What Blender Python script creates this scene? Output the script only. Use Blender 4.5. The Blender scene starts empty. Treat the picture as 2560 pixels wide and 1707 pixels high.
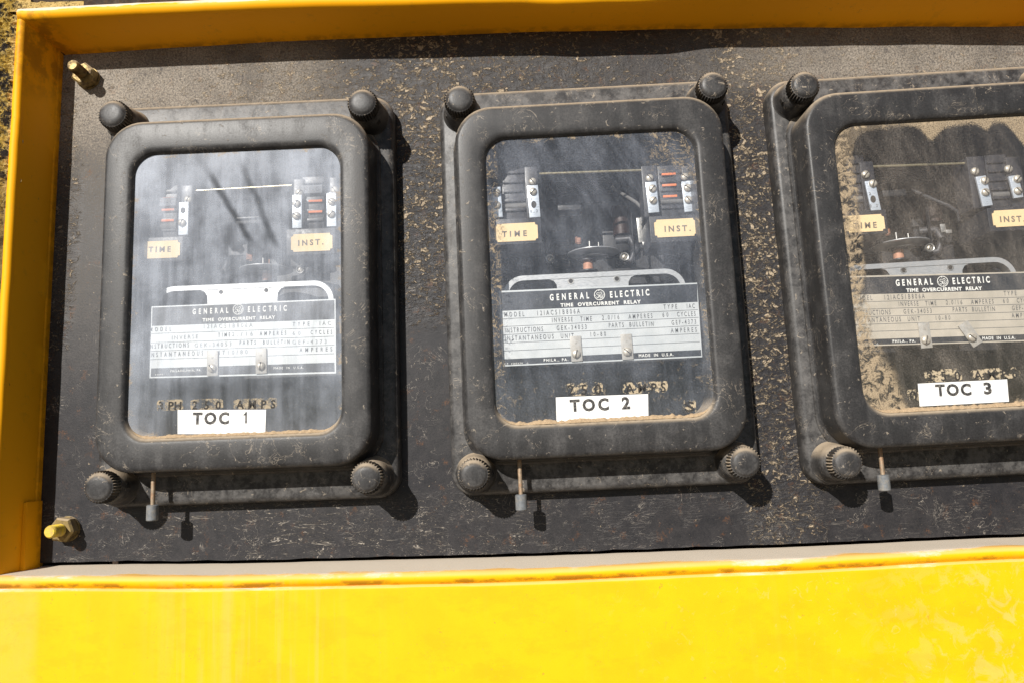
import bpy, bmesh, math, random, json
from mathutils import Vector, Matrix, noise
random.seed(7)
C = 0.01                                   # everything below is written in centimetres
scene = bpy.context.scene
# ---------------------------------------------------------------- camera
cam = bpy.data.cameras.new('camera'); camo = bpy.data.objects.new('camera', cam)
scene.collection.objects.link(camo); scene.camera = camo
XC, D, ZC, PITCH, YAW, ROLL, FPX = -3.8878, 43.9384, -9.2835, 0.1384, -0.0191, -0.0324, 1940.829
cam.sensor_width = 36; cam.lens = FPX/2560*36; cam.clip_start = 0.01; cam.clip_end = 3000
fw = Vector((math.sin(YAW)*math.cos(PITCH), math.cos(YAW)*math.cos(PITCH), math.sin(PITCH)))
rt = Vector((math.cos(YAW), -math.sin(YAW), 0)); up = rt.cross(fw)
r2 = rt*math.cos(ROLL)+up*math.sin(ROLL); u2 = up*math.cos(ROLL)-rt*math.sin(ROLL)
m = Matrix((r2, u2, -fw)).transposed().to_4x4(); m.translation = Vector((XC, -D, ZC))*C
camo.matrix_world = m
# ---------------------------------------------------------------- world and sun
SUN = Vector((0.46, 1.0, -0.56)).normalized()           # the way the light travels
w = bpy.data.worlds.new('World'); scene.world = w; w.use_nodes = True
nt = w.node_tree; nt.nodes.clear()
sky = nt.nodes.new('ShaderNodeTexSky'); sky.sky_type = 'NISHITA'; sky.sun_disc = False
sky.sun_elevation = math.asin(-SUN.z); sky.sun_rotation = math.atan2(-SUN.x, -SUN.y)
sky.dust_density = 0.3
bg = nt.nodes.new('ShaderNodeBackground'); bg.inputs[1].default_value = 0.05
wo = nt.nodes.new('ShaderNodeOutputWorld'); nt.links.new(sky.outputs[0], bg.inputs[0]); nt.links.new(bg.outputs[0], wo.inputs[0])
sl = bpy.data.lights.new('sun', 'SUN'); sl.energy = 5.0; sl.angle = math.radians(0.53); sl.color = (1.0, 0.96, 0.9)
so = bpy.data.objects.new('sun', sl); scene.collection.objects.link(so); so.rotation_euler = SUN.to_track_quat('-Z', 'Y').to_euler()
scene.view_settings.view_transform = 'Standard'; scene.view_settings.look = 'None'
scene.view_settings.exposure = 0.30; scene.view_settings.gamma = 1.0
scene.render.engine = 'CYCLES'; scene.cycles.max_bounces = 10; scene.cycles.transparent_max_bounces = 16

DATA = json.loads(r'''{"1":{"bars":[[-3.516,4.386,0.57,1.919],[2.965,4.513,0.562,1.94],[4.926,4.539,0.566,1.964]],"screws":[[-3.377,5.58],[-3.565,4.138],[3.016,5.698],[2.945,4.965],[2.946,4.252],[5.037,5.758],[4.946,4.987],[4.919,4.266]],"hole":[-3.534,4.87],"strips":[[-4.64,5.751],[-4.658,5.082],[-4.647,4.45],[3.914,5.904],[3.898,5.236],[3.897,4.596]],"hous":[[-4.78,4.97,1.312,3.346],[3.744,5.164,1.293,3.263]],"bump":[[-4.822,4.128,1.431,0.529],[3.72,4.171,1.214,0.251]],"back":[[-3.505,5.939,0.617,1.065],[2.955,5.079,0.611,2.968],[4.956,5.116,0.464,2.916]],"carr":[[-4.401,2.554,2.087,1.406],[3.85,2.645,2.769,1.501]],"sti":[[-4.503,2.507,2.026,0.986],[3.908,2.554,2.323,1.007]],"stx":[["TIME",-5.269,2.401,-4.011,2.377,0.32],["INST.",3.153,2.411,4.569,2.434,0.324]],"rod":[-3.061,6.214,2.481,6.293],"disc":[0.113,2.03],"cop":[0.208,1.574],"ring":[[2.386,1.779]],"hand":[-0.343,0.258],"clip":[[-1.66,-3.933,-1.656,-4.202],[1.035,-3.906,1.037,-4.185]],"pull":[-4.66,-11.854],"plate":[[-5.168,-0.623],[5.144,-0.61],[5.157,-4.74],[-5.179,-4.608]],"ntop":[["GENERAL",-2.844,-1.158,-0.836,-1.155,0.31],["ELECTRIC",0.253,-1.159,2.428,-1.173,0.32],["TIME  OVERCURRENT  RELAY",-2.28,-1.59,1.788,-1.595,0.18]],"nblk":[["MODEL",-5.227,-2.033,-4.023,-2.047,0.249],["12IAC51B806A",-2.208,-1.98,0.524,-2.016,0.249],["TYPE",2.752,-2.046,3.687,-2.059,0.238],["IAC",4.252,-2.072,4.891,-2.068,0.238],["INVERSE",-3.977,-2.53,-2.519,-2.523,0.238],["TIME",-1.395,-2.484,-0.719,-2.486,0.238],["2./16",-0.62,-2.48,0.528,-2.497,0.248],["AMPERES",0.922,-2.512,2.399,-2.522,0.248],["60",2.753,-2.556,3.185,-2.563,0.227],["CYCLES",3.75,-2.541,4.948,-2.564,0.237],["INSTRUCTIONS",-5.3,-2.972,-3.013,-2.978,0.257],["GEK-34053",-2.697,-3.001,-0.662,-3.007,0.237],["PARTS  BULLETIN",-0.195,-2.962,2.582,-3.013,0.237],["GEF-4373",2.744,-3.044,4.627,-3.084,0.237],["INSTANTANEOUS",-5.262,-3.432,-2.216,-3.448,0.257],["UNIT",-1.984,-3.453,-1.0,-3.462,0.246],["10/80",-0.838,-3.468,0.253,-3.472,0.246],["AMPERES",3.137,-3.492,4.944,-3.51,0.246]],"nbot":[["PHILADELPHIA, PA.",-4.007,-4.316,-2.288,-4.319,0.118],["MADE  IN  U.S.A.",1.711,-4.377,3.368,-4.407,0.127],["99898",-4.854,-4.464,-4.422,-4.456,0.078]],"logo":[-0.293,-0.987],"lines":[[-5.15,-2.151,5.063,-2.213],[-5.136,-2.657,5.06,-2.702],[-5.148,-3.116,5.068,-3.185],[-5.159,-3.579,5.065,-3.652]],"band1":[[-5.116,-0.69],[5.08,-0.682],[5.089,-1.753],[-5.112,-1.724]],"band2":[[-5.096,-4.063],[5.063,-4.141],[5.075,-4.639],[-5.108,-4.528]],"tape":[[-3.034,-6.494],[1.702,-6.655],[1.666,-7.932],[-3.005,-7.76]],"toc":[["TOC",-2.223,-7.256,-0.27,-7.311,0.606],["1",0.423,-7.337,0.746,-7.331,0.605]],"ghost":[["3 PH",-4.075,-6.437,-2.853,-6.483,0.448],["250",-2.266,-6.479,-0.731,-6.536,0.448],["AMPS",0.08,-6.54,2.196,-6.584,0.447]]},"2":{"bars":[[-5.22,4.592,0.537,1.775],[-3.157,4.53,0.643,1.867],[3.498,4.42,0.628,1.794],[5.487,4.37,0.584,1.792]],"screws":[[-3.165,5.78],[-3.172,5.082],[-5.225,5.135],[-5.245,4.412],[3.468,5.631],[3.535,4.908],[3.524,4.214],[5.457,5.596],[5.496,4.842],[5.48,4.149]],"hole":[-3.166,4.342],"strips":[[4.59,5.864],[4.581,5.215],[4.576,4.558]],"hous":[[-4.235,5.277,1.361,3.271],[4.688,4.913,1.376,3.028]],"bump":[[-4.23,4.463,1.329,0.392],[4.661,4.287,1.264,0.363]],"back":[[-3.22,5.138,0.73,3.138],[3.486,4.892,0.886,3.013],[5.73,4.883,0.804,2.787]],"carr":[[-4.206,2.756,2.775,1.481],[4.602,2.457,2.865,1.517]],"sti":[[-4.217,2.665,2.382,1.03],[4.57,2.462,2.297,1.008]],"stx":[["TIME",-5.016,2.458,-3.643,2.442,0.328],["INST.",3.964,2.282,5.401,2.262,0.338]],"rod":[-2.736,6.352,3.124,6.252],"disc":[0.328,2.208],"cop":[-0.046,1.417],"ring":[[-2.319,1.811],[2.071,1.713]],"hand":[0.021,0.062],"clip":[[-1.258,-3.924,-1.274,-4.206],[1.507,-3.952,1.5,-4.224]],"pull":[-4.63,-11.976],"plate":[[-5.33,-0.513],[5.595,-0.595],[5.558,-4.701],[-5.301,-4.687]],"ntop":[["GENERAL",-2.544,-1.188,-0.38,-1.173,0.352],["ELECTRIC",0.772,-1.193,2.937,-1.168,0.352],["TIME  OVERCURRENT  RELAY",-1.977,-1.574,2.436,-1.596,0.192]],"nblk":[["MODEL",-5.093,-1.985,-3.992,-1.997,0.276],["12IAC51B806A",-3.278,-1.995,-0.936,-1.988,0.276],["TYPE",3.652,-1.976,4.392,-1.986,0.265],["IAC",4.928,-2.002,5.365,-2.008,0.265],["INVERSE   TIME",-2.492,-2.405,-0.308,-2.428,0.265],["2.0/16",0.257,-2.408,1.196,-2.422,0.265],["AMPERES",1.702,-2.426,3.015,-2.438,0.264],["60",3.564,-2.412,3.881,-2.417,0.254],["CYCLES",4.359,-2.425,5.373,-2.443,0.264],["INSTRUCTIONS",-5.106,-2.86,-3.008,-2.878,0.275],["GEK-34053",-2.255,-2.862,-0.621,-2.873,0.264],["PARTS  BULLETIN",0.596,-2.848,3.041,-2.883,0.264],["GEF-4373",4.03,-2.868,5.365,-2.871,0.263],["INSTANTANEOUS",-5.11,-3.304,-2.446,-3.312,0.274],["UNIT",-2.054,-3.31,-1.351,-3.318,0.263],["10-80",-0.427,-3.294,0.411,-3.304,0.253],["AMPERES",3.957,-3.303,5.367,-3.319,0.263]],"nbot":[["PHILA., PA.",-3.056,-4.533,-1.721,-4.55,0.157],["MADE  IN  U.S.A.",2.123,-4.531,4.01,-4.548,0.167],["N.P. 0207A79_ -L",-5.245,-4.601,-3.892,-4.613,0.094]],"logo":[0.196,-1.015],"lines":[[-5.213,-2.085,5.529,-2.106],[-5.232,-2.52,5.522,-2.53],[-5.241,-2.97,5.513,-2.978],[-5.245,-3.419,5.494,-3.415],[-5.249,-3.85,5.495,-3.861]],"band1":[[-5.255,-0.608],[5.589,-0.67],[5.537,-1.671],[-5.247,-1.641]],"band2":[[-5.247,-4.297],[5.513,-4.292],[5.513,-4.621],[-5.256,-4.616]],"tape":[[-2.545,-6.578],[2.307,-6.628],[2.239,-7.862],[-2.57,-7.886]],"toc":[["TOC",-1.833,-7.347,0.218,-7.354,0.618],["2",0.89,-7.341,1.331,-7.344,0.617]],"ghost":[["250",-1.918,-6.483,-0.147,-6.531,0.551],["AMPS",1.138,-6.52,3.259,-6.549,0.488],["S",4.149,-7.625,4.675,-7.649,0.527]]},"3":{"bars":[[-3.394,4.074,0.582,1.793],[2.742,3.989,0.593,1.735],[4.513,4.131,0.553,1.289]],"screws":[[-3.533,5.432],[-3.338,4.777],[2.555,5.241],[2.83,4.568],[2.774,3.896],[4.424,5.259],[4.629,4.552],[4.557,3.866]],"hole":[-3.418,3.887],"strips":[],"hous":[[-3.917,5.015,0.978,3.333],[3.958,4.69,1.225,3.103]],"bump":[[-3.922,4.126,0.846,0.32],[4.02,3.868,1.119,0.346]],"back":[[-3.384,4.731,0.767,2.988],[2.704,4.638,0.965,3.006],[4.804,4.495,0.811,2.975]],"carr":[[-4.083,2.491,2.259,1.359],[3.889,2.238,2.716,1.337]],"sti":[[-4.184,2.411,2.115,0.955],[3.853,2.233,2.223,0.936]],"stx":[["TIME",-4.841,2.173,-3.575,2.15,0.334],["INST.",3.127,2.06,4.452,2.017,0.333]],"rod":[-2.926,5.995,2.342,5.858],"disc":[-0.547,2.015],"cop":[-0.814,1.365],"ring":[[0.734,1.55]],"hand":[-0.496,-0.027],"clip":[[-1.583,-3.886,-1.605,-4.15],[0.839,-3.954,0.874,-4.158]],"pull":[-4.816,-11.547],"plate":[[-5.352,-0.396],[4.785,-0.724],[4.656,-4.534],[-5.421,-4.27]],"logo":[-0.235,-0.989],"ntop":[["GENERAL",-2.782,-1.086,-0.773,-1.122,0.352],["ELECTRIC",0.295,-1.167,2.305,-1.194,0.352],["TIME  OVERCURRENT  RELAY",-2.265,-1.458,1.83,-1.58,0.192]],"nblk":[["MODEL",-5.166,-1.767,-4.144,-1.804,0.276],["12IAC51B806A",-3.482,-1.818,-1.308,-1.866,0.276],["TYPE",2.95,-1.961,3.637,-1.987,0.265],["IAC",4.134,-2.014,4.539,-2.03,0.265],["INVERSE   TIME",-2.762,-2.217,-0.735,-2.289,0.265],["2.0/16",-0.211,-2.283,0.661,-2.318,0.265],["AMPERES",1.13,-2.333,2.348,-2.375,0.264],["60",2.858,-2.363,3.152,-2.375,0.254],["CYCLES",3.596,-2.394,4.536,-2.434,0.264],["INSTRUCTIONS",-5.198,-2.579,-3.251,-2.644,0.275],["GEK-34053",-2.552,-2.646,-1.036,-2.694,0.264],["PARTS  BULLETIN",0.094,-2.699,2.362,-2.788,0.264],["GEF-4373",3.28,-2.797,4.519,-2.831,0.263],["INSTANTANEOUS",-5.212,-2.991,-2.74,-3.06,0.274],["UNIT",-2.376,-3.067,-1.724,-3.091,0.263],["10-80",-0.866,-3.09,-0.088,-3.118,0.253],["AMPERES",3.202,-3.199,4.511,-3.247,0.263]],"nbot":[["PHILA., PA.",-3.334,-4.179,-2.096,-4.225,0.157],["MADE  IN  U.S.A.",1.472,-4.296,3.223,-4.356,0.167],["N.P. 0207A79_ -L",-5.367,-4.191,-4.112,-4.234,0.094]],"lines":[[-5.279,-1.857,4.689,-2.125],[-5.307,-2.26,4.673,-2.518],[-5.326,-2.678,4.654,-2.933],[-5.34,-3.094,4.626,-3.339],[-5.354,-3.494,4.617,-3.753]],"band1":[[-5.284,-0.485],[4.778,-0.793],[4.706,-1.721],[-5.301,-1.444]],"band2":[[-5.362,-3.909],[4.624,-4.153],[4.616,-4.458],[-5.378,-4.205]],"tape":[[-2.836,-6.516],[1.782,-6.543],[1.719,-7.703],[-2.884,-7.703]],"toc":[["TOC",-1.992,-7.196,-0.144,-7.247,0.594],["3",0.499,-7.232,0.908,-7.245,0.593]],"ghost":[["250",-2.32,-6.417,-0.591,-6.462,0.506],["AMPS",0.113,-6.451,2.368,-6.474,0.455],["0",-3.345,-7.375,-2.943,-7.372,0.503]]}}''')
# ---------------------------------------------------------------- material helpers
class G:
    def __init__(s, name):
        s.m = bpy.data.materials.new(name); s.m.use_nodes = True; s.t = s.m.node_tree; s.t.nodes.clear()
        s.out = s.t.nodes.new('ShaderNodeOutputMaterial')
        g = s.t.nodes.new('ShaderNodeNewGeometry'); s.geo = g
        s.P = s.vm('SCALE', g.outputs['Position'], sc=100)
        s.sp = s.sep(s.P); s.sn = s.sep(g.outputs['Normal'])
    def link(s, v, sock):
        if isinstance(v, (int, float)): sock.default_value = v
        elif isinstance(v, tuple):
            sock.default_value = v if len(v) == len(sock.default_value) else (*v, 1)
        else: s.t.links.new(v, sock)
    def vm(s, op, a, b=None, sc=None):
        n = s.t.nodes.new('ShaderNodeVectorMath'); n.operation = op; s.link(a, n.inputs[0])
        if b is not None: s.link(b, n.inputs[1])
        if sc is not None: n.inputs['Scale'].default_value = sc
        return n.outputs[0]
    def sep(s, v):
        n = s.t.nodes.new('ShaderNodeSeparateXYZ'); s.link(v, n.inputs[0]); return n.outputs
    def obj(s):
        n = s.t.nodes.new('ShaderNodeTexCoord'); return s.vm('SCALE', n.outputs['Object'], sc=100)
    def nz(s, scale=1, detail=4, rough=.55, vec=None, stretch=None, dist=0, off=None):
        v = vec or s.P
        if off: v = s.vm('ADD', v, off)
        if stretch: v = s.vm('MULTIPLY', v, stretch)
        n = s.t.nodes.new('ShaderNodeTexNoise'); s.link(v, n.inputs['Vector'])
        n.inputs['Scale'].default_value = scale; n.inputs['Detail'].default_value = detail
        n.inputs['Roughness'].default_value = rough; n.inputs['Distortion'].default_value = dist
        return n.outputs[0]
    def ma(s, op, a, b=0.0, c=None, clamp=False):
        n = s.t.nodes.new('ShaderNodeMath'); n.operation = op; n.use_clamp = clamp
        s.link(a, n.inputs[0]); s.link(b, n.inputs[1])
        if c is not None: s.link(c, n.inputs[2])
        return n.outputs[0]
    def mul(s, *a):
        r = a[0]
        for x in a[1:]: r = s.ma('MULTIPLY', r, x)
        return r
    def add(s, *a):
        r = a[0]
        for x in a[1:]: r = s.ma('ADD', r, x)
        return r
    def sub(s, a, b): return s.ma('SUBTRACT', a, b)
    def mx(s, a, b): return s.ma('MAXIMUM', a, b)
    def cl(s, a): return s.ma('ADD', a, 0.0, clamp=True)
    def st(s, v, a, b, lo=0.0, hi=1.0):      # smooth step
        n = s.t.nodes.new('ShaderNodeMapRange'); n.interpolation_type = 'SMOOTHSTEP'; s.link(v, n.inputs[0])
        if a > b: a, b, lo, hi = b, a, hi, lo
        for k, x in zip((1, 2, 3, 4), (a, b, lo, hi)): n.inputs[k].default_value = x
        return n.outputs[0]
    def line(s, n, wd):                       # thin crests where the noise crosses one half
        return s.st(s.ma('ABSOLUTE', s.sub(n, .5)), wd, 0.0)
    def mix(s, f, a, b):
        n = s.t.nodes.new('ShaderNodeMix'); n.data_type = 'RGBA'; s.link(f, n.inputs[0]); s.link(a, n.inputs[6]); s.link(b, n.inputs[7])
        return n.outputs[2]
    def bump(s, h, strength=.5, dist=.0005, nrm=None):
        n = s.t.nodes.new('ShaderNodeBump'); n.inputs['Strength'].default_value = strength; n.inputs['Distance'].default_value = dist
        s.link(h, n.inputs['Height'])
        if nrm is not None: s.link(nrm, n.inputs['Normal'])
        return n.outputs[0]
    def bsdf(s, col, rough=.5, metal=0.0, nrm=None, spec=.5, coat=0.0):
        n = s.t.nodes.new('ShaderNodeBsdfPrincipled'); s.link(col, n.inputs['Base Color']); s.link(rough, n.inputs['Roughness'])
        s.link(metal, n.inputs['Metallic']); s.link(spec, n.inputs['Specular IOR Level'])
        if coat: s.link(coat, n.inputs['Coat Weight']); n.inputs['Coat Roughness'].default_value = .12
        if nrm is not None: s.link(nrm, n.inputs['Normal'])
        return n.outputs[0]
    def done(s, sh): s.t.links.new(sh, s.out.inputs[0]); return s.m

TAN = (.47, .375, .26); PALE = (.56, .50, .42)
def m_panel():
    g = G('panel_black'); x, y, z = g.sp
    n1 = g.nz(.22, 5, .6); n2 = g.nz(1.6, 6, .6); fine = g.nz(9, 5, .7); grit = g.nz(22, 3, .7)
    base = g.mix(g.st(n2, .3, .7), (.010, .0105, .014), (.022, .021, .024))
    # powder film: thick on the upper part of the plate, thinner lower down
    top = g.st(z, 6.0, 13.5); rightt = g.mul(g.st(x, 4, 16), g.st(z, 10.8, 12.4))
    film = g.add(g.mul(top, g.add(.05, g.mul(g.st(x, -12, -20), .50))), g.mul(rightt, .42), g.mul(g.st(x, -26, -29.5), g.st(z, -8, 8), .18), .030)
    film = g.mul(film, g.st(n1, .22, .62, .55, 1.35))
    film = g.mul(film, g.st(fine, .30, .66, .30, 1.5), g.st(grit, .3, .7, .55, 1.35))
    # curled flakes of dried mud in the gaps between the relays
    fl = g.nz(1.8, 6, .66, stretch=(1, 1, 1.6), dist=1.0); fl2 = g.nz(3.6, 4, .6, dist=1.3)
    big = g.nz(.35, 3, .5, off=(3, 0, 9))
    gap1 = g.mul(g.st(x, -11.6, -10.6), g.st(x, -7.0, -8.6)); gap2 = g.mul(g.st(x, 7.4, 8.6), g.st(x, 13, 11.2))
    tl = g.mul(g.st(z, 9.8, 12.0), g.st(x, -26, -14, .35, 1), g.st(x, 5, -5, .45, 1), .42)
    zone = g.cl(g.add(g.mul(gap1, g.st(z, -4, 5)), g.mul(gap2, g.st(z, -14, -3, .35, 1)), tl, g.mul(g.st(x, -29.5, -31, 0, .35), g.st(z, -10, 0))))
    zone = g.mul(zone, g.st(big, .28, .55, .35, 1))
    flake = g.mul(g.st(g.add(fl, g.mul(zone, .09)), .585, .645), g.st(fl2, .42, .56), g.st(zone, .03, .3))
    ridge = g.mul(g.line(g.nz(1.25, 3, .6, stretch=(1, 1, 1.8), dist=1.1, off=(6, 0, 6)), .020), g.st(g.nz(1.1, 3, .5, off=(2, 0, 9)), .42, .55), g.st(zone, .05, .4), g.st(fl2, .38, .55))
    # fine wavy threads low on the plate
    th = g.nz(.62, 3, .5, stretch=(1, 1, 5.5), dist=.9); th2 = g.nz(2.3, 3, .5, stretch=(1, 1, 2.2), dist=.4)
    lowz = g.mul(g.st(z, -11.2, -12.4), g.add(.30, g.mul(g.st(x, -27, -22), g.st(x, 1, -6), .7)))
    thread = g.mul(g.mx(g.line(th, .013), g.mul(g.line(th2, .008), .45)), lowz, g.st(g.nz(.5, 3, .6, off=(7, 0, 1)), .40, .58), .8)
    th3 = g.nz(.6, 4, .65, dist=1.2, off=(1, 4, 2))
    scr = g.mul(g.line(th3, .006), g.st(g.nz(.5, 2, .5, off=(17, 0, 1)), .5, .62), .55)
    rust = g.mul(g.st(g.nz(1.1, 6, .7, off=(30, 0, 0)), .56, .68), g.st(fine, .42, .58))
    spots = g.st(g.nz(5.5, 2, .5, off=(11, 2, 3)), .70, .76)
    col = g.mix(g.cl(g.mul(film, .85)), base, (.35, .305, .25))
    pit = g.mul(g.st(g.nz(1.9, 4, .6, off=(21, 0, 4)), .60, .66), g.st(film, .15, .35)); col = g.mix(g.mul(pit, .55), col, (.045, .042, .045))
    col = g.mix(g.mul(rust, .55), col, (.16, .065, .02))
    col = g.mix(g.cl(g.add(g.mul(flake, .85), ridge)), col, TAN)
    col = g.mix(g.cl(g.add(thread, scr)), col, (.42, .37, .31))
    col = g.mix(g.mul(spots, .6), col, (.42, .33, .22))
    h = g.add(g.mul(flake, 1.3), g.mul(ridge, .8), g.mul(fl, g.st(zone, .03, .3), 1.2), g.mul(thread, .35), g.mul(fine, .10), g.mul(grit, .05), g.mul(rightt, fine, .35))
    return g.done(g.bsdf(col, g.st(film, 0, .5, .42, .85), nrm=g.bump(h, .75, .0009), spec=.28))
def m_plastic(name, dust=1.0, seed=0.0):
    g = G(name); x, y, z = g.sp; o = (seed, seed*2, 0.0)
    fine = g.nz(11, 4, .7); grit = g.nz(30, 2, .6); mid = g.nz(.75, 5, .6, off=o); st = g.nz(1.0, 4, .6, stretch=(1.3, 1, .22), off=o)
    upf = g.st(g.sn[2], .12, .75); dn = g.st(g.sn[2], -.2, -.8)
    base = g.mix(mid, (.009, .009, .0095), (.020, .019, .020))
    film = g.mul(g.add(.045, g.mul(g.st(st, .42, .72), .08), g.mul(g.st(mid, .45, .75), .09)), g.st(fine, .3, .7, .5, 1.4), dust)
    up2 = g.mul(upf, g.st(g.nz(2.2, 5, .65), .25, .55, .55, 1.0), .88)
    th = g.nz(.8, 4, .62, dist=1.1, off=o); scr = g.mul(g.line(th, .009), g.st(g.nz(.6, 2, .5, off=(5, 1, seed)), .50, .62), .5*dust)
    fk = g.mul(g.st(g.nz(2.6, 6, .7, dist=.6, off=o), .62, .67), .55*dust)
    edge = g.mul(g.st(g.geo.outputs['Pointiness'], .505, .56), g.st(g.nz(1.7, 5, .7, off=o), .38, .62), .30)
    col = g.mix(g.cl(g.add(film, edge)), base, (.29, .275, .26))
    col = g.mix(g.cl(up2), col, (.38, .30, .21))
    col = g.mix(g.cl(g.add(scr, fk)), col, (.40, .33, .25))
    h = g.add(g.mul(fine, .25), g.mul(grit, .15), g.mul(fk, .8), g.mul(up2, fine, .6))
    return g.done(g.bsdf(col, g.st(g.add(film, up2), 0, .4, .40, .8), nrm=g.bump(h, .35, .0004), spec=.34))
def m_yellow(name, streak=1.0, bounce_tint=0.0):
    g = G(name); x, y, z = g.sp
    n = g.nz(.5, 4, .6); fine = g.nz(14, 4, .7); grime = g.nz(1.3, 6, .65)
    yel = g.mix(g.st(n, .3, .7), (.86, .435, .003), (.88, .47, .003))
    if bounce_tint: yel = g.mix(bounce_tint, yel, (.96, .40, .003))  # orange bounce light of the shaded jambs, put into the paint colour
    dr = g.nz(.55, 4, .55, stretch=(1.9, 1, .10), off=(3, 0, 0)); dr2 = g.nz(1.4, 3, .5, stretch=(1.6, 1, .07))
    low = g.st(z, -25, -16, .75, 1)
    lft = g.st(x, -29.2, -29.9, 0, .55)
    bell = g.mul(g.st(x, -25, -21), g.st(x, -13.2, -15.0))
    drip = g.cl(g.mul(g.add(g.mul(bell, g.st(dr, .46, .70), .8), g.mul(g.st(dr2, .54, .72), g.mx(bell, .12), .5), g.mul(lft, g.st(grime, .3, .6, .6, 1))), streak, low))
    cx = g.mul(g.st(x, 10, 22), g.st(g.nz(.9, 6, .7, dist=.7), .50, .60), .65)
    far = g.st(g.add(g.mul(x, .9), g.mul(z, -.55)), 29.0, 37.0, 0, .75)
    cx2 = g.mul(g.st(x, -4, 10), g.st(g.nz(1.8, 6, .7, dist=.8, off=(4, 0, 0)), .60, .66), .4)
    scuff = g.cl(g.mul(g.add(g.mx(cx, far), cx2), g.st(z, -15.2, -16.5), streak))
    upn = g.add(g.sn[2], g.mul(g.sub(g.nz(.9, 6, .68, stretch=(.3, 1, 1)), .5), 2.8)); up = g.mul(g.st(upn, .12, .42), g.st(g.sn[2], .03, .15), g.st(g.nz(2.0, 5, .65), .20, .42, .7, 1.0))
    y_ = g.sp[1]; joint = 0.0
    if bounce_tint: joint = g.mul(g.st(grime, .40, .58), g.mx(g.mul(g.st(y_, -.7, -.1), .7), g.mul(g.st(z, 11, 14), g.st(x, -30, -31.4), .85)))
    fr_ = g.st(g.add(y_, g.mul(g.sub(g.nz(.6, 6, .7, stretch=(.45, 1, 1), off=(4, 4, 0)), .5), 3.2)), -2.95, -2.45) if not bounce_tint else 1.0
    up = g.mul(up, fr_) if not bounce_tint else up
    chip = g.mul(g.st(g.nz(2.4, 6, .7, off=(9, 9, 9)), .66, .71), .7)
    specks = g.mul(g.st(g.nz(9, 2, .5, off=(2, 2, 8)), .72, .78), .5)
    col = g.mix(drip, yel, (.88, .455, .07))
    col = g.mix(g.mul(scuff, .8), col, (.84, .48, .16))
    col = g.mix(g.mul(g.st(grime, .58, .72), .05 if streak else .22), col, (.45, .22, .02))
    if bounce_tint: col = g.mix(g.mul(joint, .6), col, (.22, .09, .01))
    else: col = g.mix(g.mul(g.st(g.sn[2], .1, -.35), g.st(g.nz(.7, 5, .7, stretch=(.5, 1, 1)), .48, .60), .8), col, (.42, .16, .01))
    scl = g.mul(g.line(g.nz(.55, 4, .65, dist=1.4, off=(8, 0, 2)), .004), g.st(g.nz(.4, 2, .5, off=(2, 5, 1)), .5, .62), .45); col = g.mix(scl, col, (.42, .22, .04))
    col = g.mix(chip, col, (.50, .24, .03)); col = g.mix(specks, col, (.42, .26, .06))
    if not bounce_tint: col = g.mix(g.mul(g.st(g.sn[2], .15, .6), .55), col, (.72, .47, .22))
    col = g.mix(g.mul(up, .96), col, g.mix(fine, (.60, .52, .42), (.74, .65, .53)))
    h = g.add(g.mul(grime, .3), g.mul(fine, .10), g.mul(up, fine, 1.0), g.mul(chip, -.4))
    return g.done(g.bsdf(col, g.st(g.add(up, drip), 0, .6, .55, .75), nrm=g.bump(h, .2, .0006), spec=.18))
def m_crust():
    g = G('lichen_crust'); a = g.nz(1.6, 6, .75); b = g.nz(6, 5, .75)
    col = g.mix(g.st(a, .44, .56), (.025, .02, .018), (.42, .27, .05)); col = g.mix(g.mul(g.st(b, .50, .66), g.st(a, .38, .5)), col, (.56, .42, .16))
    col = g.mix(g.st(b, .46, .30), col, (.03, .025, .02))
    col = g.mix(g.mul(g.st(g.add(g.sp[0], g.mul(g.sub(a, .5), 1.6)), -33.0, -32.6), g.st(b, .36, .52)), col, (.62, .44, .17))
    col = g.mix(g.mul(g.st(g.sp[2], 9, 3), .75), col, (.10, .065, .03))
    return g.done(g.bsdf(col, .95, nrm=g.bump(g.add(a, b), .9, .0015), spec=.1))
def plain(name, col, rough=.5, metal=0.0, var=.25, dirt=0.0, dcol=(.3, .22, .14), spec=.5, sc=6):
    g = G(name); n = g.nz(sc, 5, .65); dk = tuple(c*(1-var) for c in col)
    c = g.mix(g.st(n, .3, .7), dk, col)
    if dirt: c = g.mix(g.mul(g.st(g.nz(sc*.7, 5, .7, off=(3, 3, 3)), .42, .66), dirt), c, dcol)
    return g.done(g.bsdf(c, g.st(n, .3, .7, rough*.85, min(1, rough*1.15)), metal, nrm=g.bump(n, .12, .0002), spec=spec))
def m_brushed(name, col=(.62, .63, .64), rough=.38, metal=.75):
    g = G(name); n = g.nz(3, 4, .6, vec=g.obj(), stretch=(1, 6, 6)); s = g.nz(30, 2, .5, vec=g.obj(), stretch=(.15, 1, 1))
    c = g.mix(n, tuple(a*.75 for a in col), col)
    return g.done(g.bsdf(c, g.st(s, .3, .7, rough*.7, rough*1.3), metal, nrm=g.bump(s, .1, .0002)))
def m_steelbolt():
    g = G('zinc_bolt'); n = g.nz(3, 5, .7); up = g.st(g.sn[2], .15, .7)
    c = g.mix(g.st(n, .45, .65), (.24, .17, .06), (.10, .065, .03)); c = g.mix(g.mul(up, .7), c, (.44, .34, .22))
    return g.done(g.bsdf(c, g.st(n, .3, .7, .42, .7), g.mul(g.sub(1.0, up), .5), nrm=g.bump(n, .3, .0005)))
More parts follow.
